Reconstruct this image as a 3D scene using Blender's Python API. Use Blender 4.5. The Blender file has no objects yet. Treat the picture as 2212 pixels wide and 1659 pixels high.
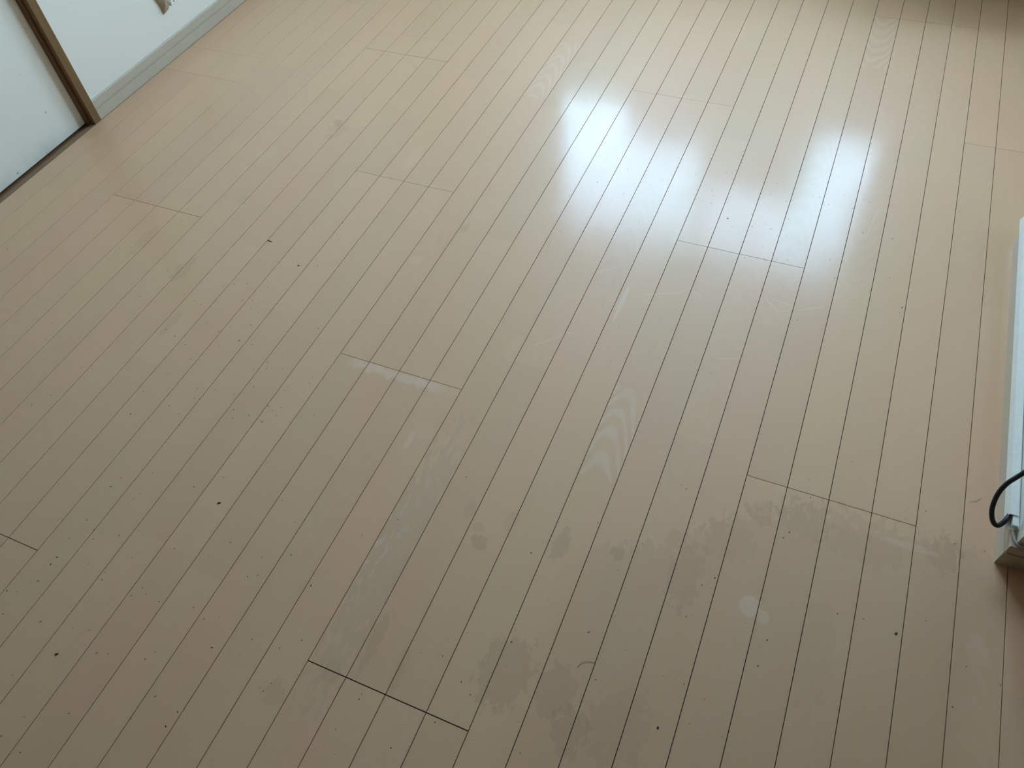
import bpy, bmesh, math, random
from mathutils import Vector, Matrix

# ------------------------------------------------------------------ camera
scene = bpy.context.scene
COL = scene.collection
cam_data = bpy.data.cameras.new('camera')
cam = bpy.data.objects.new('camera', cam_data)
COL.objects.link(cam)
cam_data.sensor_fit = 'HORIZONTAL'
cam_data.sensor_width = 36.0
cam_data.lens = 1682.07 / 2212.0 * 36.0
cam_data.clip_start = 0.02
R_ = Vector((0.91886297, 0.38873746, -0.06763165))
U_ = Vector((-0.26920128, 0.74293521, 0.61284414))
F_ = Vector((-0.28848141, 0.54491326, -0.78730427))
cm = Matrix((R_, U_, -F_)).transposed().to_4x4()
cm.translation = Vector((0.95464, 0.0, 1.31045))
cam.matrix_world = cm
scene.camera = cam

# ------------------------------------------------------------------ light: overcast daylight through the window
SKY = 31.5
world = bpy.data.worlds.new('overcast_sky')
scene.world = world
world.use_nodes = True
bg = world.node_tree.nodes['Background']
bg.inputs['Color'].default_value = (0.60, 0.865, 1.17, 1)
bg.inputs['Strength'].default_value = SKY

WIN_X0, WIN_X1, WIN_Z0, WIN_Z1 = -0.45, 1.25, 0.93, 2.02
FAR_Y = 3.40
portal_data = bpy.data.lights.new('window_portal', 'AREA')
portal_data.shape = 'RECTANGLE'
portal_data.size = WIN_X1 - WIN_X0
portal_data.size_y = WIN_Z1 - WIN_Z0
portal_data.cycles.is_portal = True
portal = bpy.data.objects.new('window_portal', portal_data)
COL.objects.link(portal)
portal.location = ((WIN_X0 + WIN_X1) / 2, FAR_Y + 0.09, (WIN_Z0 + WIN_Z1) / 2)
portal.rotation_euler = (math.radians(-90), 0, 0)

vs = scene.view_settings
vs.view_transform = 'Standard'
vs.look = 'None'
vs.exposure = 0.0
vs.gamma = 1.0
vs.use_curve_mapping = False

rnd = random.Random(7)
W = 0.07575            # width of one floor strip
LEN = 1.812            # length of one floor board
WALL_LX = -1.1365      # face of the left wall
WALL_RX = 2.6
BACK_Y = -1.7
CEIL = 2.4
ST_X, ST_Y0, ST_Y1 = 1.428, 0.843, 1.686   # stub wall: face, near end, far end


# ------------------------------------------------------------------ helpers
def link(name, me, mat=None, parent=None):
    o = bpy.data.objects.new(name, me)
    COL.objects.link(o)
    if mat:
        me.materials.append(mat)
    if parent:
        o.parent = parent
    return o


def bm_obj(name, bm, mat=None, parent=None, smooth=False):
    me = bpy.data.meshes.new(name)
    bmesh.ops.recalc_face_normals(bm, faces=bm.faces[:])
    bm.to_mesh(me)
    bm.free()
    if smooth:
        for p in me.polygons:
            p.use_smooth = True
    return link(name, me, mat, parent)


def box(bm, x0, x1, y0, y1, z0, z1):
    v = [bm.verts.new(p) for p in ((x0, y0, z0), (x1, y0, z0), (x1, y1, z0), (x0, y1, z0),
                                   (x0, y0, z1), (x1, y0, z1), (x1, y1, z1), (x0, y1, z1))]
    for f in ((0, 3, 2, 1), (4, 5, 6, 7), (0, 1, 5, 4), (1, 2, 6, 5), (2, 3, 7, 6), (3, 0, 4, 7)):
        bm.faces.new([v[i] for i in f])


def boxes(name, lst, mat, parent=None, bevel=0.0):
    bm = bmesh.new()
    for b in lst:
        box(bm, *b)
    if bevel:
        bmesh.ops.bevel(bm, geom=bm.edges[:], offset=bevel, segments=2, affect='EDGES', profile=0.5)
    return bm_obj(name, bm, mat, parent)


def empty(name, loc=(0, 0, 0), parent=None):
    o = bpy.data.objects.new(name, None)
    o.empty_display_size = 0.05
    COL.objects.link(o)
    o.location = loc
    if parent:
        o.parent = parent
    return o


def tag(o, label=None, cat=None, kind=None, group=None):
    if label: o['label'] = label
    if cat: o['category'] = cat
    if kind: o['kind'] = kind
    if group: o['group'] = group
    return o


def sweep(name, profile, path, mat, parent=None, side=1.0):
    """profile: (offset from wall, height); path: XY points; mitred at the corners."""
    bm = bmesh.new()
    n = len(path)
    P = [Vector(p) for p in path]
    rings = []
    for i in range(n):
        dirs = []
        if i > 0: dirs.append((P[i] - P[i - 1]).normalized())
        if i < n - 1: dirs.append((P[i + 1] - P[i]).normalized())
        ns = [Vector((-d.y, d.x)) * side for d in dirs]
        m = sum(ns, Vector((0, 0)))
        m = m / m.dot(ns[0])
        rings.append([bm.verts.new((P[i].x + m.x * d, P[i].y + m.y * d, z)) for d, z in profile])
    k = len(profile)
    for i in range(n - 1):
        for j in range(k):
            a, b = rings[i], rings[i + 1]
            bm.faces.new((a[j], b[j], b[(j + 1) % k], a[(j + 1) % k]))
    bm.faces.new(rings[0])
    bm.faces.new(rings[-1][::-1])
    return bm_obj(name, bm, mat, parent)


def tube(name, pts, rad, mat, parent=None, seg=12, sub=8):
    """smooth tube through pts (Catmull-Rom)"""
    P = [Vector(p) for p in pts]
    P = [P[0] * 2 - P[1]] + P + [P[-1] * 2 - P[-2]]
    path = []
    for i in range(1, len(P) - 2):
        p0, p1, p2, p3 = P[i - 1:i + 3]
        for s in range(sub):
            t = s / sub
            path.append(0.5 * ((2 * p1) + (p2 - p0) * t + (2 * p0 - 5 * p1 + 4 * p2 - p3) * t * t + (3 * p1 - p0 - 3 * p2 + p3) * t ** 3))
    path.append(P[-2])
    bm = bmesh.new()
    rings = []
    ref = Vector((0, 0, 1))
    tan0 = (path[1] - path[0]).normalized()
    nrm = tan0.cross(ref)
    if nrm.length < 1e-3: nrm = tan0.cross(Vector((1, 0, 0)))
    nrm.normalize()
    for i, p in enumerate(path):
        a = path[max(i - 1, 0)]; b = path[min(i + 1, len(path) - 1)]
        t = (b - a).normalized()
        nrm = (nrm - t * nrm.dot(t)).normalized()
        bn = t.cross(nrm)
        r = rad[i] if isinstance(rad, list) else rad
        rings.append([bm.verts.new(p + (nrm * math.cos(q) + bn * math.sin(q)) * r) for q in [2 * math.pi * k / seg for k in range(seg)]])
    for a, b in zip(rings, rings[1:]):
        for j in range(seg):
            bm.faces.new((a[j], a[(j + 1) % seg], b[(j + 1) % seg], b[j]))
    bm.faces.new(rings[0][::-1]); bm.faces.new(rings[-1])
    return bm_obj(name, bm, mat, parent, smooth=True)


# ------------------------------------------------------------------ materials
class Nodes:
    def __init__(self, name):
        self.mat = bpy.data.materials.new(name)
        self.mat.use_nodes = True
        self.t = self.mat.node_tree
        self.bsdf = self.t.nodes['Principled BSDF']

    def n(self, typ, **kw):
        nd = self.t.nodes.new(typ)
        for k, v in kw.items():
            setattr(nd, k, v)
        return nd

    def put(self, sock, v):
        if isinstance(v, bpy.types.NodeSocket):
            self.t.links.new(v, sock)
        elif v is not None:
            sock.default_value = v

    def m(self, op, a=None, b=None, c=None, clamp=False):
        nd = self.n('ShaderNodeMath', operation=op, use_clamp=clamp)
        for s, v in zip(nd.inputs, (a, b, c)):
            self.put(s, v)
        return nd.outputs[0]

    def ramp(self, v, lo, hi, a=0.0, b=1.0):
        nd = self.n('ShaderNodeMapRange', interpolation_type='SMOOTHSTEP')
        self.put(nd.inputs['Value'], v)
        for k, x in zip(('From Min', 'From Max', 'To Min', 'To Max'), (lo, hi, a, b)):
            self.put(nd.inputs[k], x)
        return nd.outputs[0]

    def mix(self, fac, a, b, blend='MIX'):
        nd = self.n('ShaderNodeMix', data_type='RGBA', blend_type=blend)
        ins = [s for s in nd.inputs if s.enabled]
        self.put(nd.inputs[0], fac)
        for s, v in zip((nd.inputs[6], nd.inputs[7]), (a, b)):
            if isinstance(v, (tuple, list)) and len(v) == 3: v = (*v, 1)
            self.put(s, v)
        return nd.outputs[2]

    def pos(self):
        return self.n('ShaderNodeNewGeometry').outputs['Position']

    def scale(self, vec, s):
        nd = self.n('ShaderNodeVectorMath', operation='MULTIPLY')
        self.put(nd.inputs[0], vec)
        nd.inputs[1].default_value = s
        return nd.outputs[0]

    def noise(self, vec, scale, detail=2.0, rough=0.5, dist=0.0):
        nd = self.n('ShaderNodeTexNoise')
        self.put(nd.inputs['Vector'], vec)
        nd.inputs['Scale'].default_value = scale
        nd.inputs['Detail'].default_value = detail
        nd.inputs['Roughness'].default_value = rough
        nd.inputs['Distortion'].default_value = dist
        return nd.outputs['Fac']

    def bump(self, h, strength, dist, normal=None):
        nd = self.n('ShaderNodeBump')
        nd.inputs['Strength'].default_value = strength
        nd.inputs['Distance'].default_value = dist
        self.put(nd.inputs['Height'], h)
        if normal is not None: self.put(nd.inputs['Normal'], normal)
        return nd.outputs[0]

    def set(self, **kw):
        for k, v in kw.items():
            k = k.replace('_', ' ')
            if isinstance(v, (tuple, list)) and len(v) == 3: v = (*v, 1)
            self.put(self.bsdf.inputs[k], v)
        return self.mat


def plain(name, col, rough=0.5, var=0.06, scale=30.0, bump=0.0, spec=0.5):
    N = Nodes(name)
    p = N.pos()
    f = N.noise(p, scale, 3.0)
    c = N.mix(f, tuple(x * (1 - var) for x in col), tuple(min(1, x * (1 + var)) for x in col))
    N.set(Base_Color=c, Roughness=rough)
    N.bsdf.inputs['Specular IOR Level'].default_value = spec
    if bump:
        N.set(Normal=N.bump(N.noise(p, scale * 12, 2.0), bump, 0.001))
    return N.mat


def wall_material(name, col, dirt_z=None, fine=900.0, strength=0.25):
    N = Nodes(name)
    p = N.pos()
    f = N.noise(p, 3.0, 3.0)
    c = N.mix(f, tuple(x * 0.97 for x in col), tuple(min(1, x * 1.02) for x in col))
    if dirt_z:
        # scuffs and little dark spots low on the panel
        sp = N.n('ShaderNodeSeparateXYZ'); N.put(sp.inputs[0], p)
        v = N.n('ShaderNodeTexVoronoi'); N.put(v.inputs['Vector'], p); v.inputs['Scale'].default_value = 26.0
        spot = N.ramp(v.outputs['Distance'], 0.05, 0.11, 1.0, 0.0)
        low = N.ramp(sp.outputs[2], 0.02, dirt_z, 1.0, 0.0)
        gate = N.ramp(N.noise(p, 21.0, 1.0), 0.40, 0.48)
        c = N.mix(N.m('MULTIPLY', N.m('MULTIPLY', spot, low), N.m('MULTIPLY', gate, 0.75)), c, (0.22, 0.23, 0.22))
        c = N.mix(N.m('MULTIPLY', N.ramp(sp.outputs[2], 0.0, 0.07, 0.35, 0.0), N.ramp(N.noise(p, 9.0, 3.0), 0.35, 0.7)), c, (0.5, 0.5, 0.46))
    N.set(Base_Color=c, Roughness=0.6, Normal=N.bump(N.noise(p, fine, 2.0), strength, 0.0008))
    return N.mat


def wood_material(name, c0, c1, axis='z', rough=0.45):
    N = Nodes(name)
    s = {'z': (90, 90, 4), 'y': (90, 4, 90)}[axis]
    g = N.noise(N.scale(N.pos(), s), 1.0, 4.0, 0.6, 0.4)
    c = N.mix(N.ramp(g, 0.3, 0.7), c0, c1)
    N.set(Base_Color=c, Roughness=rough, Normal=N.bump(g, 0.15, 0.0006))
    return N.mat


_FLOOR_CACHE = {}


def floor_material(x0, x1, y0, y1):
    """the lacquered wood, with the stains and scratches that fall on this part of the floor"""
    st_ = [q for q in STAINS if q[0] + q[2] * 2 > x0 and q[0] - q[2] * 2 < x1 and q[1] + q[3] * 2 > y0 and q[1] - q[3] * 2 < y1]
    pl_ = [q for q in PALE if q[0] + q[2] * 2 > x0 and q[0] - q[2] * 2 < x1 and q[1] + q[3] * 2 > y0 and q[1] - q[3] * 2 < y1]
    sc_ = [q for q in SCRATCH if max(q[0], q[2]) > x0 - .005 and min(q[0], q[2]) < x1 + .005 and max(q[1], q[3]) > y0 - .005 and min(q[1], q[3]) < y1 + .005]
    has_film = x1 > 0.70 and x0 < 1.42 and y0 < 1.0
    has_worn = x0 < 5.9 * W and x1 > 5.1 * W and y0 < 0.9 and y1 > 0.1
    has_smear = x0 < 0.38 and x1 > 0.09 and y0 < 0.86 and y1 > 0.80
    key = (tuple(st_), tuple(pl_), tuple(sc_), has_film, has_worn, has_smear)
    if key in _FLOOR_CACHE: return _FLOOR_CACHE[key]
    N = Nodes('floor_wood')
    p = N.pos()
    sp = N.n('ShaderNodeSeparateXYZ'); N.put(sp.inputs[0], p)
    X, Y = sp.outputs[0], sp.outputs[1]
    tone = N.n('ShaderNodeAttribute', attribute_name='tone').outputs['Color']
    grain = N.n('ShaderNodeAttribute', attribute_name='grain')
    # broad tint drift between pinkish and greenish beige
    drift = N.ramp(N.noise(N.scale(p, (5.0, 1.6, 1.0)), 1.0, 3.0, 0.6), 0.34, 0.66)
    c = N.mix(drift, PLANK_A, PLANK_B)
    c = N.mix(1.0, c, tone, 'MULTIPLY')
    # fine streaks along the strip
    st = N.noise(N.scale(p, (160.0, 5.0, 1.0)), 1.0, 3.0, 0.6)
    c = N.mix(N.ramp(st, 0.35, 0.75, 0.0, 0.10), c, (0.72, 0.50, 0.37))
    # cathedral figure on some veneers
    fx = N.m('SUBTRACT', N.m('FRACT', N.m('DIVIDE', N.m('ADD', X, W * 60), W)), 0.42)
    par = N.m('MULTIPLY', N.m('MULTIPLY', fx, fx), 0.32)
    wob = N.m('MULTIPLY', N.noise(N.scale(p, (14.0, 7.0, 1.0)), 1.0, 1.0), 0.10)
    sgn = N.n('ShaderNodeSeparateXYZ'); N.put(sgn.inputs[0], grain.outputs['Vector'])
    ph = N.m('ADD', N.m('ADD', N.m('MULTIPLY', Y, sgn.outputs[1]), par), wob)
    arcs = N.ramp(N.m('SINE', N.m('MULTIPLY', ph, 112.0)), -0.5, 1.0)
    gm = N.m('MULTIPLY', arcs, sgn.outputs[0])
    gm = N.m('MULTIPLY', gm, N.ramp(N.noise(p, 14.0, 2.0), 0.22, 0.50))
    c = N.mix(gm, c, (0.82, 0.62, 0.46))

    edge = N.noise(N.scale(p, (58.0, 40.0, 1.0)), 1.0, 6.0, 0.66)
    strk = N.noise(N.scale(p, (95.0, 26.0, 1.0)), 1.0, 4.0, 0.6)
    e0 = N.m('SUBTRACT', edge, 0.5)
    s0 = N.m('SUBTRACT', strk, 0.5)

    def ell(cx, cy, a, b, soft=0.16, rag=2.6, src=None):
        dx = N.m('DIVIDE', N.m('SUBTRACT', X, cx), a)
        dy = N.m('DIVIDE', N.m('SUBTRACT', Y, cy), b)
        d = N.m('SQRT', N.m('ADD', N.m('MULTIPLY', dx, dx), N.m('MULTIPLY', dy, dy)))
        d = N.m('ADD', d, N.m('MULTIPLY', src or e0, rag))
        return N.ramp(d, 1.0 - soft, 1.0, 1.0, 0.0)

    def strip(i):   # only within floor strip i
        lo, hi = i * W, (i + 1) * W
        return N.m('MULTIPLY', N.m('GREATER_THAN', X, lo), N.m('LESS_THAN', X, hi))

    def add(c, mask, col, amt):
        return N.mix(N.m('MULTIPLY', mask, amt), c, col)

    MUL = (0.46, 0.28, 0.16)
    # dull dried film with a ragged upper edge in the right foreground
    film = None
    if has_film:
      film = N.m('SUBTRACT', Y, N.m('ADD', 0.60, N.m('MULTIPLY', 0.24, N.ramp(X, 0.72, 1.15))))
      film = N.ramp(N.m('ADD', film, N.m('MULTIPLY', e0, 0.26)), -0.006, 0.006, 1.0, 0.0)
      film = N.m('MULTIPLY', film, N.ramp(X, 0.70, 0.82))
      film = N.m('MULTIPLY', film, N.ramp(X, 1.36, 1.42, 1.0, 0.0))
      c = add(c, film, MUL, 0.24)
    # blotches
    for cx, cy, a, b, amt in st_:
        c = add(c, ell(cx, cy, a, b), MUL, amt)
    # greyish worn patch running down one strip
    if has_worn:
        worn = N.m('MULTIPLY', ell(0.420, 0.47, 0.055, 0.30, 0.3, 2.6, s0), strip(5))
        c = add(c, worn, (0.50, 0.36, 0.235), 0.36)
        lite = N.m('MULTIPLY', ell(0.400, 0.50, 0.05, 0.26, 0.5, 2.6, s0), strip(5))
        c = add(c, N.m('MULTIPLY', lite, N.ramp(s0, 0.02, 0.10)), (0.74, 0.56, 0.42), 0.40)
    # pale bits
    for cx, cy, a, b, amt, rag in pl_:
        c = add(c, ell(cx, cy, a, b, 0.25, rag), (0.80, 0.58, 0.43), amt)
    # dusty smear along one cross joint
    if has_smear:
        sm = N.m('MULTIPLY', N.ramp(N.m('ADD', N.m('ABSOLUTE', N.m('SUBTRACT', Y, 0.842)), N.m('MULTIPLY', e0, 0.05)), 0.004, 0.016, 1.0, 0.0), N.m('MULTIPLY', N.ramp(X, 0.09, 0.14), N.ramp(X, 0.30, 0.38, 1.0, 0.0)))
        c = add(c, N.m('MULTIPLY', sm, N.m('LESS_THAN', Y, 0.856)), (0.84, 0.63, 0.48), 0.40)

    # scratches: thin pale lines
    scr = None
    for x0, y0, x1, y1, w in sc_:
        L = math.hypot(x1 - x0, y1 - y0); ux, uy = (x1 - x0) / L, (y1 - y0) / L
        along = N.m('ADD', N.m('MULTIPLY', N.m('SUBTRACT', X, x0), ux), N.m('MULTIPLY', N.m('SUBTRACT', Y, y0), uy))
        across = N.m('ABSOLUTE', N.m('ADD', N.m('ADD', N.m('MULTIPLY', N.m('SUBTRACT', X, x0), -uy), N.m('MULTIPLY', N.m('SUBTRACT', Y, y0), ux)), N.m('MULTIPLY', e0, 0.006)))
        mk = N.m('MULTIPLY', N.ramp(across, w * 0.4, w, 1.0, 0.0), N.m('MULTIPLY', N.m('GREATER_THAN', along, 0.0), N.m('LESS_THAN', along, L)))
        scr = mk if scr is None else N.m('MAXIMUM', scr, mk)
    if scr is not None:
        c = add(c, scr, (0.86, 0.72, 0.62), 0.42)

    # surface: satin lacquer, faint orange peel, tiny dents
    peel = N.noise(p, 60.0, 2.0)
    fine = N.noise(p, 700.0, 2.0)
    vor = N.n('ShaderNodeTexVoronoi'); N.put(vor.inputs['Vector'], p); vor.inputs['Scale'].default_value = 55.0
    dent = N.m('MULTIPLY', N.ramp(vor.outputs['Distance'], 0.04, 0.10, 1.0, 0.0), N.ramp(N.noise(p, 17.0, 1.0), 0.48, 0.60))
    hh = N.m('SUBTRACT', N.m('ADD', N.m('MULTIPLY', peel, 0.00012), N.m('MULTIPLY', fine, 0.000015)), N.m('MULTIPLY', dent, 0.0003))
    nrm = N.bump(hh, 1.0, 1.0)
    rgh = N.ramp(N.noise(N.scale(p, (9.0, 5.0, 1.0)), 1.0, 4.0, 0.65), 0.3, 0.7, COAT_R - 0.02, COAT_R + 0.03)
    scuff = N.m('MULTIPLY', N.ramp(N.noise(N.scale(p, (70.0, 130.0, 1.0)), 1.0, 5.0, 0.7), 0.52, 0.66), N.ramp(N.noise(p, 4.0, 2.0), 0.45, 0.62))
    rgh = N.m('ADD', rgh, N.m('MULTIPLY', scuff, 0.12))
    if film is not None:
        rgh = N.m('ADD', rgh, N.m('MULTIPLY', film, 0.05))
    N.set(Base_Color=c, Roughness=0.5, Normal=nrm, Coat_Weight=COAT_W, Coat_Roughness=rgh, Coat_Normal=nrm)
    N.bsdf.inputs['Coat IOR'].default_value = COAT_IOR
    N.bsdf.inputs['Specular IOR Level'].default_value = 0.3
    _FLOOR_CACHE[key] = N.mat
    return N.mat


PLANK_A = (0.720, 0.426, 0.249)
PLANK_B = (0.700, 0.438, 0.249)
COAT_R = 0.145
COAT_W = 1.0
COAT_IOR = 1.205
STAINS = [  # x, y, half width, half length, amount
    (0.561, 0.545, 0.018, 0.016, 0.38), (0.548, 0.572, 0.012, 0.010, 0.22), (0.705, 0.595, 0.014, 0.040, 0.34),
    (0.805, 0.618, 0.012, 0.022, 0.30), (0.700, 0.345, 0.045, 0.070, 0.34), (0.79, 0.345, 0.035, 0.050, 0.30),
    (0.83, 0.30, 0.03, 0.04, 0.32), (0.90, 0.33, 0.05, 0.07, 0.22), (0.93, 0.62, 0.030, 0.07, 0.28),
    (1.027, 0.79, 0.030, 0.026, 0.24), (1.105, 0.80, 0.045, 0.04, 0.16), (1.21, 0.78, 0.07, 0.035, 0.16),
    (1.335, 0.815, 0.030, 0.040, 0.28), (0.985, 0.71, 0.05, 0.05, 0.16), (-0.397, 1.636, 0.018, 0.016, 0.30),
    (-0.38, 1.605, 0.03, 0.05, 0.14), (0.43, 0.235, 0.02, 0.02, 0.24), (0.47, 0.31, 0.012, 0.06, 0.24),
    (0.535, 0.27, 0.010, 0.045, 0.20), (0.355, 0.17, 0.022, 0.022, 0.22), (-0.45, 0.955, 0.02, 0.05, 0.24),
    (-0.36, 0.80, 0.012, 0.05, 0.18), (0.165, 1.33, 0.012, 0.018, 0.26), (0.60, 0.60, 0.012, 0.03, 0.16),
    (-0.62, 1.02, 0.02, 0.06, 0.16), (1.16, 0.56, 0.03, 0.11, 0.12), (0.52, 0.60, 0.012, 0.02, 0.2)]
PALE = [
    (1.047, 0.602, 0.020, 0.022, 0.38, 0.35), (1.072, 0.591, 0.011, 0.014, 0.30, 0.35), (0.333, 0.702, 0.007, 0.026, 0.40, 0.5),
    (0.62, 1.21, 0.006, 0.065, 0.45, 0.6), (0.35, 0.73, 0.03, 0.02, 0.12, 1.0), (1.40, 0.66, 0.02, 0.03, 0.14, 1.0),
    (0.10, 1.18, 0.02, 0.02, 0.16, 1.5), (-0.10, 1.55, 0.02, 0.06, 0.16, 1.5), (0.44, 0.995, 0.02, 0.05, 0.10, 1.5),
    (1.28, 0.812, 0.06, 0.008, 0.22, 1.2), (0.545, 1.085, 0.02, 0.008, 0.12, 1.2), (-0.52, 1.44, 0.03, 0.05, 0.10, 1.2)]
SCRATCH = [
    (0.659, 1.251, 0.732, 1.283, 0.0009), (0.754, 1.303, 0.785, 1.289, 0.0009), (0.924, 1.326, 0.957, 1.298, 0.0010),
    (0.957, 1.298, 0.975, 1.310, 0.0008), (0.735, 1.285, 0.757, 1.318, 0.0006), (0.935, 1.335, 0.975, 1.325, 0.0008),
    (1.00, 1.32, 1.045, 1.345, 0.0007), (0.53, 1.28, 0.585, 1.33, 0.0006),
    (0.86, 1.12, 0.905, 1.135, 0.0009), (0.475, 1.02, 0.53, 1.075, 0.0009), (1.10, 1.60, 1.115, 1.72, 0.0005), (0.40, 1.32, 0.395, 1.36, 0.0006)]

M_GAP = plain('groove_dark', (0.050, 0.034, 0.021), 0.9, 0.2, 40)
M_WALL = wall_material('white_wallpaper', (0.97, 0.90, 0.77))
M_DOOR = wall_material('white_door_paper', (0.97, 0.90, 0.77), dirt_z=0.28, fine=500.0)
M_WALL_R = wall_material('cream_wallpaper', (0.83, 0.79, 0.68), fine=350.0, strength=0.6)
M_REAR = wood_material('rear_light_soak', (0.20, 0.13, 0.08), (0.26, 0.17, 0.11))  # dark finish made up for the unseen rear, to soak up bounce light
M_CEIL = plain('ceiling_white', (0.62, 0.59, 0.54), 0.8, 0.02, 5)
M_JAMB = wood_material('jamb_brown', (0.20, 0.105, 0.037), (0.245, 0.132, 0.048))
M_STOP = wood_material('stop_brown', (0.15, 0.07, 0.028), (0.19, 0.095, 0.04))
M_SILL = wood_material('threshold_brown', (0.21, 0.130, 0.065), (0.27, 0.170, 0.09), 'y', 0.75)
M_FRAME = plain('window_aluminium', (0.60, 0.60, 0.58), 0.4, 0.03, 20)
M_BLACK = plain('black_rubber', (0.0018, 0.0017, 0.0018), 0.55, 0.1, 60)
M_WIRE = plain('white_wire', (0.62, 0.60, 0.55), 0.35, 0.04, 60)
M_PLASTIC = plain('white_plastic', (0.88, 0.87, 0.84), 0.35, 0.02, 50)
M_LID = plain('textured_lid', (0.88, 0.84, 0.75), 0.55, 0.08, 160, bump=0.6)
M_FLAP = plain('torn_scrap_brown', (0.46, 0.37, 0.27), 0.8, 0.25, 45)
M_DARK = plain('dark_debris', (0.055, 0.040, 0.028), 0.8, 0.2, 300)
M_HAIR = plain('hair_brown', (0.16, 0.11, 0.075), 0.7, 0.1, 300)
M_PALE = plain('pale_crumb_and_glint', (0.75, 0.72, 0.66), 0.6, 0.1, 300)


def baseboard_material():
    N = Nodes('baseboard_greige')
    p = N.pos()
    f = N.ramp(N.noise(N.scale(p, (14, 14, 30)), 1.0, 3.0), 0.42, 0.60)
    c = N.mix(f, (0.60, 0.52, 0.375), (0.62, 0.495, 0.39))
    N.set(Base_Color=c, Roughness=0.45)
    return N.mat


M_BASE = baseboard_material()


def glass_material():
    N = Nodes('window_glass')
    t = N.t
    t.nodes.remove(N.bsdf)
    out = t.nodes['Material Output']
    tr = N.n('ShaderNodeBsdfTransparent'); tr.inputs[0].default_value = (0.93, 0.96, 0.96, 1)
    gl = N.n('ShaderNodeBsdfGlossy'); gl.inputs['Roughness'].default_value = 0.02
    fr = N.n('ShaderNodeFresnel'); fr.inputs['IOR'].default_value = 1.5
    mx = N.n('ShaderNodeMixShader')
    gm = N.n('ShaderNodeNewGeometry')
    fac = N.m('MULTIPLY', fr.outputs[0], N.m('SUBTRACT', 1.0, gm.outputs['Backfacing']))   # reflect at the front face only
    t.links.new(fac, mx.inputs[0]); t.links.new(tr.outputs[0], mx.inputs[1]); t.links.new(gl.outputs[0], mx.inputs[2])
    t.links.new(mx.outputs[0], out.inputs[0])
    return N.mat


M_GLASS = glass_material()

# ------------------------------------------------------------------ setting: floor
FLOOR_X0 = -1.1280
floor = tag(boxes('floor', [(-1.35, WALL_RX + 0.1, BACK_Y - 0.1, FAR_Y + 0.1, -0.09, -0.0040)], M_GAP), kind='structure',
            label='beige wood strip floor with satin sheen, worn and specked')
# cross joints per column of four strips: first strip index -> [(y, gap)]
JOINTS = {-15: [(1.734, .0009), (1.877, .0006), (-0.08, .001)], -11: [(1.143, .0012), (-0.669, .001), (2.955, .001)],
          -7: [(0.223, .0014), (2.035, .0014), (2.145, .0005), (-1.589, .001)], -3: [(1.450, .0010), (-0.362, .001), (3.262, .001)],
          1: [(0.856, .0012), (2.668, .001), (-0.956, .001)], 5: [(0.238, .0018), (2.049, .0008), (-1.574, .001)],
          9: [(1.455, .0012), (-0.357, .001), (3.267, .001)], 13: [(0.857, .0013), (2.6685, .001), (-0.955, .001)],
          17: [(2.060, .0010), (0.248, .001), (-1.564, .001)], 21: [(1.45, .001), (-0.36, .001)], 25: [(0.86, .001), (2.67, .001), (-0.95, .001)],
          29: [(2.05, .001), (0.24, .001), (-1.57, .001)], 33: [(1.45, .001), (-0.36, .001)]}
VENEER = {6: [0.967], 8: [0.836], 5: [0.739], 9: [0.75], 15: [0.5525], 11: [2.356], 12: [2.038]}
# figured veneers: strip, y from, y to, strength, direction of the arches
FIGURED = [(9, 0.75, 0.98, 0.32, 1.0), (1, 1.93, 2.25, 0.26, 1.0), (13, 2.36, 2.667, 0.24, -1.0)]
GROOVE = 0.0013       # width of the groove between two strips


def tint():
    v = 1.0 + rnd.uniform(-0.028, 0.028)
    h = rnd.uniform(-0.010, 0.010)
    return (v * (1 + h), v * (1 - h * 0.3), v * (1 - h * 0.6), 1.0)


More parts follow.
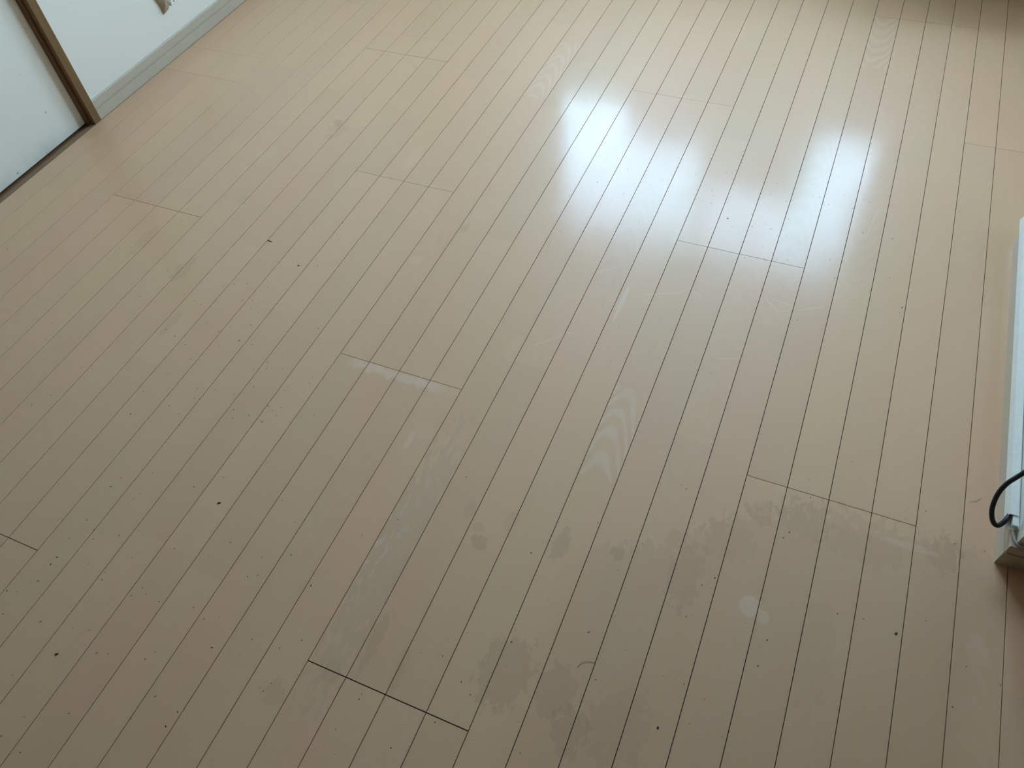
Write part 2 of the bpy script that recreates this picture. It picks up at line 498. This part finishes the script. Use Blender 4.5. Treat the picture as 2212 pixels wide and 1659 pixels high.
def plank(i, y0, y1, g0, g1):
    x0, x1 = i * W + GROOVE / 2, (i + 1) * W - GROOVE / 2
    x0 = max(x0, FLOOR_X0); x1 = min(x1, WALL_RX)
    if x1 - x0 < 0.004: return
    y0 += g0 / 2; y1 -= g1 / 2
    br = [y for y in VENEER.get(i, []) if y0 + 0.02 < y < y1 - 0.02]
    for (s, a, b, st, d) in FIGURED:
        if s == i:
            br += [y for y in (a, b) if y0 + 0.02 < y < y1 - 0.02]
    if not br:
        y = y0 + rnd.uniform(0.25, 0.8)
        while y < y1 - 0.2:
            br.append(y); y += rnd.uniform(0.35, 0.9)
    ys = sorted(set([y0, y1] + br))
    c = 0.00022
    prof = [(x0, -0.006), (x0, -0.0003), (x0 + c, 0.0), (x1 - c, 0.0), (x1, -0.0003), (x1, -0.006)]
    cx, cy = (x0 + x1) / 2, (y0 + y1) / 2
    verts, faces, tones, grains = [], [], [], []
    for y in ys:
        verts += [(x - cx, y - cy, z) for x, z in prof]
    for k in range(len(ys) - 1):
        t = tint(); ym = (ys[k] + ys[k + 1]) / 2
        g = (rnd.choice([0.0, 0.0, 0.0, 0.05]), rnd.choice([-1.0, 1.0]), 0.0)
        for (s, a, b, st, d) in FIGURED:
            if s == i and a < ym < b: g = (st, d, 0.0)
        for j in range(5):
            a = k * 6 + j
            faces.append((a, a + 1, a + 7, a + 6)); tones.append(t); grains.append(g)
    faces.append(tuple(range(6))); tones.append(tones[0]); grains.append((0, 1, 0))
    n = (len(ys) - 1) * 6
    faces.append(tuple(range(n + 5, n - 1, -1))); tones.append(tones[-2]); grains.append((0, 1, 0))
    me = bpy.data.meshes.new('floor_plank')
    me.from_pydata(verts, [], faces)
    at = me.attributes.new('tone', 'FLOAT_COLOR', 'FACE')
    ag = me.attributes.new('grain', 'FLOAT_VECTOR', 'FACE')
    for k, (t, g) in enumerate(zip(tones, grains)):
        at.data[k].color = t
        ag.data[k].vector = g
    bm = bmesh.new(); bm.from_mesh(me); bmesh.ops.recalc_face_normals(bm, faces=bm.faces[:]); bm.to_mesh(me); bm.free()
    o = link('floor_plank', me, floor_material(x0, x1, y0, y1), floor)
    o.location = (cx, cy, 0)


for col in sorted(JOINTS):
    js = sorted(JOINTS[col])
    ends = [(BACK_Y, 0.0)] + js + [(FAR_Y - 0.012, 0.0)]
    for i in range(col, col + 4):
        for (a, ga), (b, gb) in zip(ends, ends[1:]):
            plank(i, a, b, ga, gb)

# ------------------------------------------------------------------ setting: walls, ceiling, window
DOOR_Y0, DOOR_Y1 = 0.0, 1.3980
J_Y1 = 1.4270
DOOR_X = -1.160
tag(boxes('wall_left', [(-1.30, WALL_LX, J_Y1, FAR_Y, 0, CEIL), (-1.30, WALL_LX, -0.26, J_Y1, 2.06, CEIL), (-1.30, -1.21, -0.26, J_Y1, -0.09, 2.06)], M_WALL),
    kind='structure', label='plain white wallpapered wall above the pale baseboard')
tag(boxes('wall_right', [(WALL_RX, WALL_RX + 0.1, ST_Y0, FAR_Y, 0, CEIL)], M_WALL_R), kind='structure')
tag(boxes('wall_rear_left', [(-1.30, WALL_LX, BACK_Y, -0.26, 0, CEIL)], M_REAR), kind='structure')
tag(boxes('wall_added_shade', [(1.51, 1.60, BACK_Y, ST_Y0, 0, CEIL)], M_REAR), kind='structure')  # unseen wall, added close by to darken the recess past the stub
tag(boxes('wall_back', [(-1.30, WALL_RX + 0.1, BACK_Y - 0.1, BACK_Y, 0, CEIL)], M_REAR), kind='structure')
tag(boxes('wall_far', [(-1.30, WIN_X0, FAR_Y, FAR_Y + 0.12, 0, CEIL), (WIN_X1, WALL_RX + 0.1, FAR_Y, FAR_Y + 0.12, 0, CEIL),
                       (WIN_X0, WIN_X1, FAR_Y, FAR_Y + 0.12, 0, WIN_Z0), (WIN_X0, WIN_X1, FAR_Y, FAR_Y + 0.12, WIN_Z1, CEIL)], M_WALL), kind='structure')
tag(boxes('ceiling', [(-1.30, WALL_RX + 0.1, 0.15, FAR_Y + 0.12, CEIL, CEIL + 0.08)], M_CEIL), kind='structure')
tag(boxes('ceiling_added_shade', [(-1.30, WALL_RX + 0.1, BACK_Y - 0.1, 0.15, CEIL - 0.02, CEIL + 0.08)], M_REAR), kind='structure')  # invented dark ceiling, out of view, to lower light on the near floor

win = tag(empty('window_1', ((WIN_X0 + WIN_X1) / 2, FAR_Y + 0.06, WIN_Z0)), kind='structure')
wc = win.location


def wbox(name, lst, mat, parent=win, off=wc):
    return boxes(name, [(a - off[0], b - off[0], c - off[1], d - off[1], e - off[2], f - off[2]) for a, b, c, d, e, f in lst], mat, parent)


fy0, fy1 = FAR_Y + 0.03, FAR_Y + 0.10
wbox('window_frame', [(WIN_X0, WIN_X0 + 0.03, fy0, fy1, WIN_Z0, WIN_Z1), (WIN_X1 - 0.03, WIN_X1, fy0, fy1, WIN_Z0, WIN_Z1),
                      (WIN_X0 + 0.03, WIN_X1 - 0.03, fy0, fy1, WIN_Z0, WIN_Z0 + 0.03), (WIN_X0 + 0.03, WIN_X1 - 0.03, fy0, fy1, WIN_Z1 - 0.03, WIN_Z1)], M_FRAME)
wmid = (WIN_X0 + WIN_X1) / 2
for (a, b, yy) in ((WIN_X0 + 0.03, wmid + 0.025, FAR_Y + 0.045), (wmid - 0.025, WIN_X1 - 0.03, FAR_Y + 0.072)):
    z0, z1, s = WIN_Z0 + 0.03, WIN_Z1 - 0.03, 0.035
    sash = wbox('sash', [(a, a + s, yy, yy + 0.022, z0, z1), (b - s, b, yy, yy + 0.022, z0, z1),
                         (a + s, b - s, yy, yy + 0.022, z0, z0 + s), (a + s, b - s, yy, yy + 0.022, z1 - s, z1)], M_FRAME)
    wbox('pane', [(a + s, b - s, yy + 0.009, yy + 0.013, z0 + s, z1 - s)], M_GLASS, sash)
wbox('window_sill', [(WIN_X0 - 0.03, WIN_X1 + 0.03, FAR_Y - 0.02, FAR_Y + 0.03, WIN_Z0 - 0.022, WIN_Z0)], M_BASE)

# eave and balcony screen, both unseen, added to trim daylight and its floor reflection
tag(boxes('ceiling_added_eave', [(-1.3, WALL_RX + 0.1, FAR_Y + 0.12, FAR_Y + 0.74, 2.41, 2.48)], plain('added_eave_grey', (0.40, 0.40, 0.40), 0.8, 0.05, 5)), kind='structure')
M_SCREEN = plain('added_screen_grey', (0.22, 0.23, 0.25), 0.6, 0.1, 3)  # colour of the added screen; no roof is modelled
tag(boxes('wall_added_screen', [(-0.14, 0.35, 3.86, 3.90, 0.2, 1.48), (0.35, 0.90, 3.86, 3.90, 0.2, 1.71)], M_SCREEN), kind='structure')
tag(boxes('floor_lane', [(-30, 30, FAR_Y + 0.2, 60, -3.2, -3.0)], plain('lane_grey', (0.30, 0.30, 0.29), 0.9, 0.1, 1)), kind='structure')

# ------------------------------------------------------------------ sliding door, jamb, threshold
door = tag(boxes('door_1', [(DOOR_X - 0.03, DOOR_X, -0.20, 1.3965, 0.004, 2.02)], M_DOOR), kind='structure',
           label='white sliding door panel with small dark spots near the bottom')
frame = tag(empty('trim_1', (-1.145, 1.412, 0)), kind='structure', label='brown wooden door jamb standing on the floor')
fo = frame.location


def fbox(name, lst, mat, bev=0.0008):
    return boxes(name, [(a - fo[0], b - fo[0], c - fo[1], d - fo[1], e - fo[2], f - fo[2]) for a, b, c, d, e, f in lst], mat, frame, bev)


fbox('jamb', [(-1.20, -1.1275, 1.4005, J_Y1, 0.0, 2.06)], M_JAMB)
fbox('door_stop', [(-1.165, -1.1450, 1.3915, 1.4000, 0.0, 2.02)], M_STOP, 0.0006)
fbox('jamb', [(-1.20, -1.1275, -0.26, -0.2335, 0.0, 2.06)], M_JAMB)
fbox('lintel', [(-1.20, -1.1275, -0.2335, 1.4005, 2.025, 2.06)], M_JAMB)
thr = tag(boxes('trim_2', [(-1.1460, -1.1285, -0.2335, 1.4000, -0.003, 0.0006)], M_SILL), kind='structure',
          label='narrow brown wooden threshold along the foot of the white door')

boxes('track_groove', [(-1.20, -1.1462, -0.2335, 1.3910, -0.012, -0.0012)], M_STOP, thr)

# ------------------------------------------------------------------ baseboards
PROF = [(0.0, 0.0), (0.007, 0.0), (0.007, 0.0320), (0.0050, 0.0322), (0.0046, 0.0336), (0.0062, 0.0338), (0.0062, 0.0358), (0.0044, 0.0360), (0.0044, 0.0368), (0.0056, 0.0370), (0.0056, 0.0600), (0.0042, 0.0628), (0.0, 0.0630)]
tag(sweep('baseboard_left', PROF, [(WALL_LX, J_Y1), (WALL_LX, FAR_Y)], M_BASE, side=-1.0), kind='structure',
    label='pale greige baseboard with a fine groove along the white wall')
tag(boxes('wall_stub', [(ST_X, WALL_RX, ST_Y0, ST_Y1, 0, CEIL)], M_WALL_R), kind='structure', label='cream wallpapered end of a short wall at the right edge')
PR2 = [(0.0, 0.0), (0.011, 0.0), (0.011, 0.0375), (0.0072, 0.0378), (0.0072, 0.0398), (0.0100, 0.0402), (0.0100, 0.0575), (0.0085, 0.0595), (0.0, 0.0600)]
tag(sweep('baseboard_right', PR2, [(1.51, ST_Y0), (ST_X, ST_Y0), (ST_X, ST_Y1), (WALL_RX, ST_Y1)], M_BASE, side=1.0), kind='structure',
    label='greige baseboard with mitred corner around the short wall')
tag(sweep('baseboard_far', PROF, [(WALL_LX, FAR_Y), (WALL_RX, FAR_Y)], M_BASE, side=-1.0), kind='structure')

# ------------------------------------------------------------------ unseen low cabinet, added only to shade the far right corner
M_CAB = wood_material('added_cabinet_dark', (0.075, 0.045, 0.025), (0.105, 0.065, 0.038))
cab = tag(empty('added_shade_cabinet', (1.75, 3.20, 0)), 'unseen low dark cabinet added to shade the far right floor corner', 'added light blocker')


def cbox(name, b, mat, parent, bev=0.002):
    return boxes(name, [(b[0] - 1.75, b[1] - 1.75, b[2] - 3.20, b[3] - 3.20, b[4], b[5])], mat, parent, bev)


cbox('body', (0.95, 2.55, 3.025, 3.385, 0.04, 0.50), M_CAB, cab)
cbox('top', (0.94, 2.56, 3.005, 3.388, 0.50, 0.525), M_CAB, cab)
for k in range(4):
    a = 0.955 + k * 0.3975
    d_ = cbox('door', (a + 0.003, a + 0.3945, 3.007, 3.025, 0.05, 0.495), M_CAB, cab)
    hx = a + (0.36 if k % 2 == 0 else 0.035)
    cbox('handle', (hx - 0.006, hx + 0.006, 2.992, 3.007, 0.25, 0.33), M_FRAME, d_)
for lx in (0.97, 2.49):
    for ly in (3.03, 3.34):
        cbox('leg', (lx, lx + 0.04, ly, ly + 0.04, 0.0, 0.04), M_CAB, cab)

# ------------------------------------------------------------------ cable raceway on the stub wall
rw = tag(empty('cable_raceway', (1.4195, 0.865, 0.0605)), 'slim white cable raceway running along the top of the right baseboard', 'cable raceway')
ro = rw.location


def prism(name, sec, y0, y1, mat, parent, off):
    bm = bmesh.new()
    a = [bm.verts.new((x - off[0], y0 - off[1], z - off[2])) for x, z in sec]
    b = [bm.verts.new((x - off[0], y1 - off[1], z - off[2])) for x, z in sec]
    k = len(sec)
    for j in range(k):
        bm.faces.new((a[j], a[(j + 1) % k], b[(j + 1) % k], b[j]))
    bm.faces.new(a[::-1]); bm.faces.new(b)
    return bm_obj(name, bm, mat, parent)


# lid: a folded cover, open towards the wall at its near end
t = 0.0011
lid = [(1.4068, 0.0606), (1.4075, 0.0628), (1.4112, 0.0728), (1.4120, 0.0735), (1.4245, 0.0735), (1.4245, 0.0735 - t), (1.4126, 0.0735 - t), (1.4120, 0.0722), (1.4085, 0.0626), (1.4078, 0.0606)]
prism('lid', lid, 0.8885, 1.700, M_LID, rw, ro)
basec = [(1.4100, 0.0602), (1.4272, 0.0602), (1.4272, 0.0690), (1.4258, 0.0690), (1.4258, 0.0613), (1.4100, 0.0613)]
prism('base_channel', basec, 0.866, 1.698, M_PLASTIC, rw, ro)
inner = [(1.4165, 0.0613), (1.4256, 0.0613), (1.4256, 0.0712), (1.4232, 0.0717), (1.4172, 0.0717), (1.4165, 0.0710)]
prism('inner_cover', inner, 0.869, 1.60, M_PLASTIC, rw, ro)

# ------------------------------------------------------------------ cables
CABLE = [(1.4128, 0.935, 0.0665), (1.4128, 0.905, 0.0665), (1.4124, 0.893, 0.0665), (1.4085, 0.8800, 0.0660), (1.3992, 0.8669, 0.0620), (1.3909, 0.8675, 0.0630), (1.3851, 0.8795, 0.0680),
         (1.3828, 0.8937, 0.0780), (1.3853, 0.9111, 0.0930), (1.3922, 0.9235, 0.1080), (1.4011, 0.9315, 0.1200), (1.4081, 0.9374, 0.1300),
         (1.416, 0.945, 0.145), (1.4205, 0.955, 0.18), (1.4215, 0.962, 0.24), (1.4215, 0.962, 0.36), (1.432, 0.962, 0.39)]
CABLE_R = [0.0027] * 14 + [0.0027 + 0.0014 * k / 10 for k in range(10)] + [0.0041] * 200   # squeezed where it runs inside the raceway
tag(tube('power_cable', CABLE, CABLE_R, M_BLACK, sub=8), 'thick black cable looping out of the open raceway end', 'cable')
WIRE = [(1.4205, 0.93, 0.0655), (1.4200, 0.890, 0.0655), (1.4185, 0.868, 0.0660), (1.4200, 0.8585, 0.0642), (1.4245, 0.8440, 0.0625), (1.4335, 0.8375, 0.0620), (1.446, 0.8370, 0.0620), (1.49, 0.8375, 0.0620), (1.515, 0.8375, 0.0620)]
tag(tube('thin_wire', WIRE, 0.0016, M_WIRE, seg=8), 'thin white wire bending from the raceway around the wall corner', 'wire')

# ------------------------------------------------------------------ scrap hanging on the left wall
sc_o = Vector((-1.128, 1.845, 0.133))
up = Vector((0, 0, 0.11))
pl = [Vector(v) for v in ((-1.1330, 1.8170, 0.1880), (-1.1320, 1.8275, 0.1570), (-1.1320, 1.8270, 0.1430), (-1.1335, 1.8290, 0.1330), (-1.1300, 1.8385, 0.1372), (-1.1280, 1.8485, 0.1405),
                          (-1.1260, 1.8562, 0.1490), (-1.1235, 1.8645, 0.1450), (-1.1230, 1.8646, 0.1549), (-1.1230, 1.8683, 0.1620))]
ridge = [Vector((-1.1185, 1.8400, 0.1750)), Vector((-1.1205, 1.8375, 0.1620))]
bm = bmesh.new()
V = [bm.verts.new(v - sc_o) for v in pl]
r0, r1 = [bm.verts.new(v - sc_o) for v in ridge]
tl = bm.verts.new(pl[0] + up + Vector((0, -0.012, 0)) - sc_o); tr = bm.verts.new(pl[9] + up + Vector((-0.004, 0.010, 0)) - sc_o); tm = bm.verts.new(ridge[0] + up + Vector((-0.004, 0, 0)) - sc_o)
for f in ((tl, V[0], r0, tm), (tm, r0, V[9], tr), (V[0], V[1], r1, r0), (V[1], V[2], V[3], r1), (r1, V[3], V[4], V[5]), (r1, V[5], V[6], r0), (r0, V[6], V[8], V[9]), (V[6], V[7], V[8])):
    bm.faces.new(f)
flap = bm_obj('torn_scrap', bm, M_FLAP)
flap.location = sc_o
md = flap.modifiers.new('thick', 'SOLIDIFY'); md.thickness = 0.0012; md.offset = -1
tag(flap, 'ragged greyish-brown scrap hanging against the white wall at the top edge', 'scrap')


def blob(name, x, y, rx, ry, h, mat, rot=0.0, seg=9, seed=1):
    r = random.Random(seed)
    bm = bmesh.new()
    top = bm.verts.new((0, 0, h))
    ring1, ring0 = [], []
    for k in range(seg):
        a = 2 * math.pi * k / seg; j = r.uniform(0.75, 1.2)
        ring0.append(bm.verts.new((rx * j * math.cos(a), ry * j * math.sin(a), 0)))
        ring1.append(bm.verts.new((rx * j * 0.7 * math.cos(a), ry * j * 0.7 * math.sin(a), h * r.uniform(0.6, 0.9))))
    for k in range(seg):
        l = (k + 1) % seg
        bm.faces.new((ring0[k], ring0[l], ring1[l], ring1[k])); bm.faces.new((ring1[k], ring1[l], top))
    bm.faces.new(ring0[::-1])
    o = bm_obj(name, bm, mat, smooth=True)
    o.location = (x, y, 0.0); o.rotation_euler = (0, 0, rot)
    return o


nail = bmesh.new()
bmesh.ops.create_cone(nail, cap_ends=True, segments=10, radius1=0.0016, radius2=0.0012, depth=0.003)
bmesh.ops.rotate(nail, verts=nail.verts[:], cent=(0, 0, 0), matrix=Matrix.Rotation(math.radians(90), 3, 'Y'))
nl = bm_obj('nail_head', nail, M_DARK); nl.location = (WALL_LX + 0.0012, 1.8902, 0.1466)
tag(nl, 'tiny dark nail head in the white wall beside the ragged scrap', 'nail')

tag(blob('wood_splinter', -0.295, 1.1229, 0.0085, 0.0015, 0.0016, M_DARK, -0.13, 10, 3), 'dark sliver of wood lying across a groove, left half of floor', 'splinter')
tag(blob('dirt_crumb', -0.1726, 1.0691, 0.0030, 0.0022, 0.0016, M_DARK, 0.6, 8, 4), 'dark crumb on floor right of the wood sliver', 'crumb')
tag(blob('dirt_crumb', 0.0466, 0.4368, 0.0036, 0.0018, 0.0020, M_DARK, 0.5, 8, 5), 'dark elongated crumb on floor, lower left near the open foreground', 'crumb')
tag(blob('dirt_crumb', -0.0451, 0.0816, 0.0036, 0.0020, 0.0016, M_DARK, 0.7, 8, 6), 'dark crumb on floor nearest the lower left corner', 'crumb')
tag(blob('dirt_crumb', 0.9576, 0.3547, 0.0028, 0.0020, 0.0016, M_DARK, 0.9, 8, 7), 'dark crumb on floor at the bottom, right of the centre', 'crumb')
tag(blob('dirt_crumb', 1.2782, 0.6429, 0.0032, 0.0020, 0.0018, M_DARK, 0.9, 8, 8), 'dark crumb on floor in front of the short wall corner', 'crumb')
tag(blob('paint_crumb', 0.2085, 0.1959, 0.0021, 0.0017, 0.0016, M_PALE, 0.3, 8, 9), 'tiny white crumb on floor, lower left', 'crumb')
tag(tube('hair_strand', [(1.372, 0.943, 0.0006), (1.3775, 0.9448, 0.0008), (1.3835, 0.9490, 0.0009), (1.3890, 0.9570, 0.0006)], 0.00024, M_HAIR, seg=5, sub=5), 'short dark hair on floor left of the black cable', 'hair')
tag(tube('hair_strand', [(0.8085, 0.396, 0.0006), (0.8120, 0.4045, 0.0008), (0.8205, 0.4115, 0.0009), (0.8345, 0.4140, 0.0006)], 0.00024, M_HAIR, seg=5, sub=5), 'short curved dark hair on floor at the bottom centre', 'hair')


def grains(name, lst, mat, label):
    bm = bmesh.new()
    for (x, y, r) in lst:
        n = 6; a0 = rnd.uniform(0, 6.28); el = rnd.uniform(1.0, 1.7); an = rnd.uniform(0, 3.14)
        h = r * 0.35
        ring = []
        for k in range(n):
            a = a0 + 2 * math.pi * k / n; q = r * rnd.uniform(0.75, 1.15)
            px, py = q * math.cos(a) * el, q * math.sin(a) / el
            ring.append(bm.verts.new((x + px * math.cos(an) - py * math.sin(an), y + px * math.sin(an) + py * math.cos(an), 0.00002)))
        t_ = bm.verts.new((x, y, h))
        for k in range(n):
            bm.faces.new((ring[k], ring[(k + 1) % n], t_))
        bm.faces.new(ring[::-1])
    return tag(bm_obj(name, bm, mat), label, 'dust', kind='stuff')


SPECKS = [(-0.958,0.866,1.6), (-0.771,1.125,1), (-0.572,1.114,1), (-0.686,1.178,1), (-0.448,1.23,1), (-0.634,0.982,1), (-0.625,0.906,1),
    (-0.127,1.085,1), (-0.484,0.944,1), (-0.507,0.887,1), (-0.437,0.936,1), (-0.352,0.879,1), (-0.328,0.873,1), (-0.492,0.845,1), (-0.324,0.768,1.5),
    (-0.278,0.828,1), (-0.214,0.928,1), (-0.203,0.938,1), (-0.201,0.904,1), (-0.179,0.899,1), (-0.17,0.858,1), (-0.169,0.809,1.4), (-0.131,0.81,1),
    (-0.204,0.779,1), (-0.232,0.816,1), (-0.243,0.723,1), (-0.222,0.728,1), (-0.283,0.755,1), (-0.358,0.779,1), (-0.406,0.727,1), (-0.641,0.698,1),
    (-0.615,0.651,1), (-0.57,0.652,1), (-0.746,0.693,1), (-0.471,0.614,1), (-0.48,0.527,1), (-0.504,0.491,1), (-0.272,0.549,1.4), (-0.266,0.67,1),
    (-0.176,0.658,1), (-0.165,0.634,1), (-0.152,0.636,1), (-0.087,0.674,1), (-0.144,0.75,1), (-0.088,0.748,1), (-0.068,0.776,1), (-0.06,0.76,1),
    (-0.025,0.773,1), (0.033,0.679,1), (0.004,0.673,1), (0.014,0.721,1), (0.015,0.733,1), (0.056,0.757,1), (0.053,0.774,1), (0.056,0.732,1),
    (0.014,0.633,1.6), (0.036,0.656,1), (-0.022,0.637,1), (-0.052,0.619,1), (-0.17,0.586,1), (-0.205,0.597,1), (-0.151,0.563,1), (0.072,0.653,1),
    (0.111,0.687,1), (0.087,0.672,1), (0.016,0.866,1), (-0.012,0.904,1), (-0.205,0.981,1), (-0.279,1.055,1), (-0.315,0.946,1), (-0.292,0.961,1),
    (-0.262,0.973,1), (-0.239,0.92,1), (-0.216,0.837,1), (-0.126,1.186,1), (-0.15,1.248,1), (-0.057,0.707,1), (-0.134,0.669,1), (-0.287,0.609,1),
    (-0.063,0.638,1), (0.02,0.665,1), (-0.189,0.388,1.7), (-0.182,0.413,1), (-0.126,0.445,1), (-0.025,0.449,1), (0.018,0.489,1), (-0.125,0.382,1),
    (-0.181,0.31,1), (-0.186,0.266,1), (-0.152,0.298,1), (-0.14,0.282,1), (-0.18,0.226,1.4), (-0.096,0.307,1), (-0.181,0.21,1.6), (-0.113,0.237,1),
    (-0.041,0.279,1), (-0.069,0.236,1), (-0.065,0.222,1), (-0.191,0.167,1), (-0.179,0.175,1.3), (-0.203,0.143,1), (-0.221,0.138,1.3), (-0.194,0.101,1),
    (-0.116,0.116,1.5), (-0.051,0.129,1), (-0.02,0.137,1), (-0.092,0.024,1), (0.048,0.012,1), (-0.02,-0.021,1), (0.168,0.09,1), (0.216,0.058,1.3),
    (0.022,0.11,1), (0.042,0.117,1), (0.033,0.23,1), (0.019,0.237,1), (0.009,0.218,1), (0.132,0.242,1), (0.187,0.245,1), (0.163,0.231,1), (0.191,0.328,1),
    (0.207,0.337,1), (0.119,0.374,1), (0.193,0.37,1), (0.212,0.455,1), (0.162,0.487,1), (0.311,0.356,1.4), (0.267,0.233,1), (0.341,0.182,1),
    (0.327,0.168,1), (0.336,0.166,1), (0.321,0.238,1), (0.35,0.264,1), (0.22,0.084,1), (0.243,0.394,1), (0.016,-0.066,1), (-0.034,-0.059,1),
    (0.025,0.324,1), (0.11,0.134,1), (0.119,0.15,1), (0.065,0.228,1), (0.639,0.303,1), (0.661,0.29,1), (0.591,0.33,1), (0.69,0.395,1), (0.659,0.559,1),
    (0.48,0.663,1), (0.397,0.531,1), (0.349,0.477,1), (0.493,0.215,1), (0.493,0.224,1), (0.481,0.16,1), (0.578,0.169,1), (0.626,0.23,1), (0.771,0.239,1),
    (1.081,0.507,1), (0.951,0.545,1), (0.978,0.435,1), (0.962,0.61,1), (0.979,0.631,1.4), (0.66,0.559,1), (0.843,0.388,1), (1.085,0.554,1),
    (0.69,0.395,1), (0.806,0.459,1), (0.753,0.66,1), (0.842,0.648,1), (1.082,0.765,1), (1.074,0.751,1), (0.875,0.792,1), (0.886,0.787,1), (1.32,0.682,1),
    (1.185,0.642,1), (1.226,0.649,1), (1.386,0.627,1), (1.371,0.554,1), (1.081,0.765,1), (1.074,0.75,1), (1.104,0.85,1), (1.301,0.894,1), (1.353,0.845,1),
    (1.401,0.848,1), (1.436,0.616,1), (1.081,0.507,1), (1.086,0.555,1), (0.482,1.684,1), (0.388,1.779,1), (0.424,1.609,1.6), (0.778,1.572,1.5),
    (0.715,1.665,1), (0.723,1.646,1), (0.726,1.616,1), (0.763,1.633,1), (0.759,1.597,1), (0.757,1.635,1), (0.831,1.606,1), (0.841,1.561,1),
    (0.747,1.753,1), (0.732,1.749,1), (0.826,1.785,1), (0.864,1.745,1), (0.859,1.696,1), (0.975,1.722,1.5), (1.0,1.7,1), (0.958,1.722,1), (1.029,1.748,1),
    (1.077,1.746,1), (1.092,1.74,1), (1.092,1.622,1), (1.056,1.704,1), (0.918,1.615,1), (0.9,1.682,1), (0.984,1.788,1), (1.159,1.621,1), (1.169,1.486,1),
    (1.205,1.399,1.5), (1.202,1.382,1), (1.0,1.288,1), (1.054,1.444,1), (0.884,1.567,1), (0.89,1.564,1), (1.035,1.503,1), (0.755,1.831,1), (0.76,1.804,1),
    (0.659,1.718,1), (0.543,1.645,1), (0.505,1.584,1), (0.426,1.756,1), (0.374,1.532,1), (0.4,1.393,1), (0.892,1.458,1), (0.848,1.446,1), (0.943,1.471,1),
    (0.651,1.038,1), (0.913,1.82,1)] 
lst = [(x, y, 0.00125 * s * rnd.uniform(0.75, 1.2)) for x, y, s in SPECKS]
for _ in range(190):
    x = rnd.gauss(0.0, 0.55) if rnd.random() < 0.6 else rnd.gauss(0.9, 0.22)
    y = rnd.uniform(0.0, 2.3) if x < 0.5 else rnd.uniform(0.3, 1.9)
    if -1.1 < x < 1.38:
        lst.append((x, y, rnd.uniform(0.0004, 0.0009)))
for _ in range(70):
    lst.append((rnd.uniform(0.45, 1.12), rnd.uniform(1.36, 1.85), rnd.uniform(0.0004, 0.0010)))
grains('dust_specks', lst, M_DARK, 'fine dark dust specks scattered over the beige floor')
lst = []
for _ in range(110):  # pale flecks in place of glints off small dents
    a = rnd.uniform(0, 6.28); q = rnd.uniform(0.7, 1.25)
    lst.append((0.70 + 0.45 * q * math.cos(a), 1.62 + 0.42 * q * math.sin(a), rnd.uniform(0.0003, 0.0008)))
lst = [g for g in lst if g[0] < 1.38]
grains('glint_flecks', lst, M_PALE, 'fine white flecks standing in for glints around the bright window reflection on the floor')
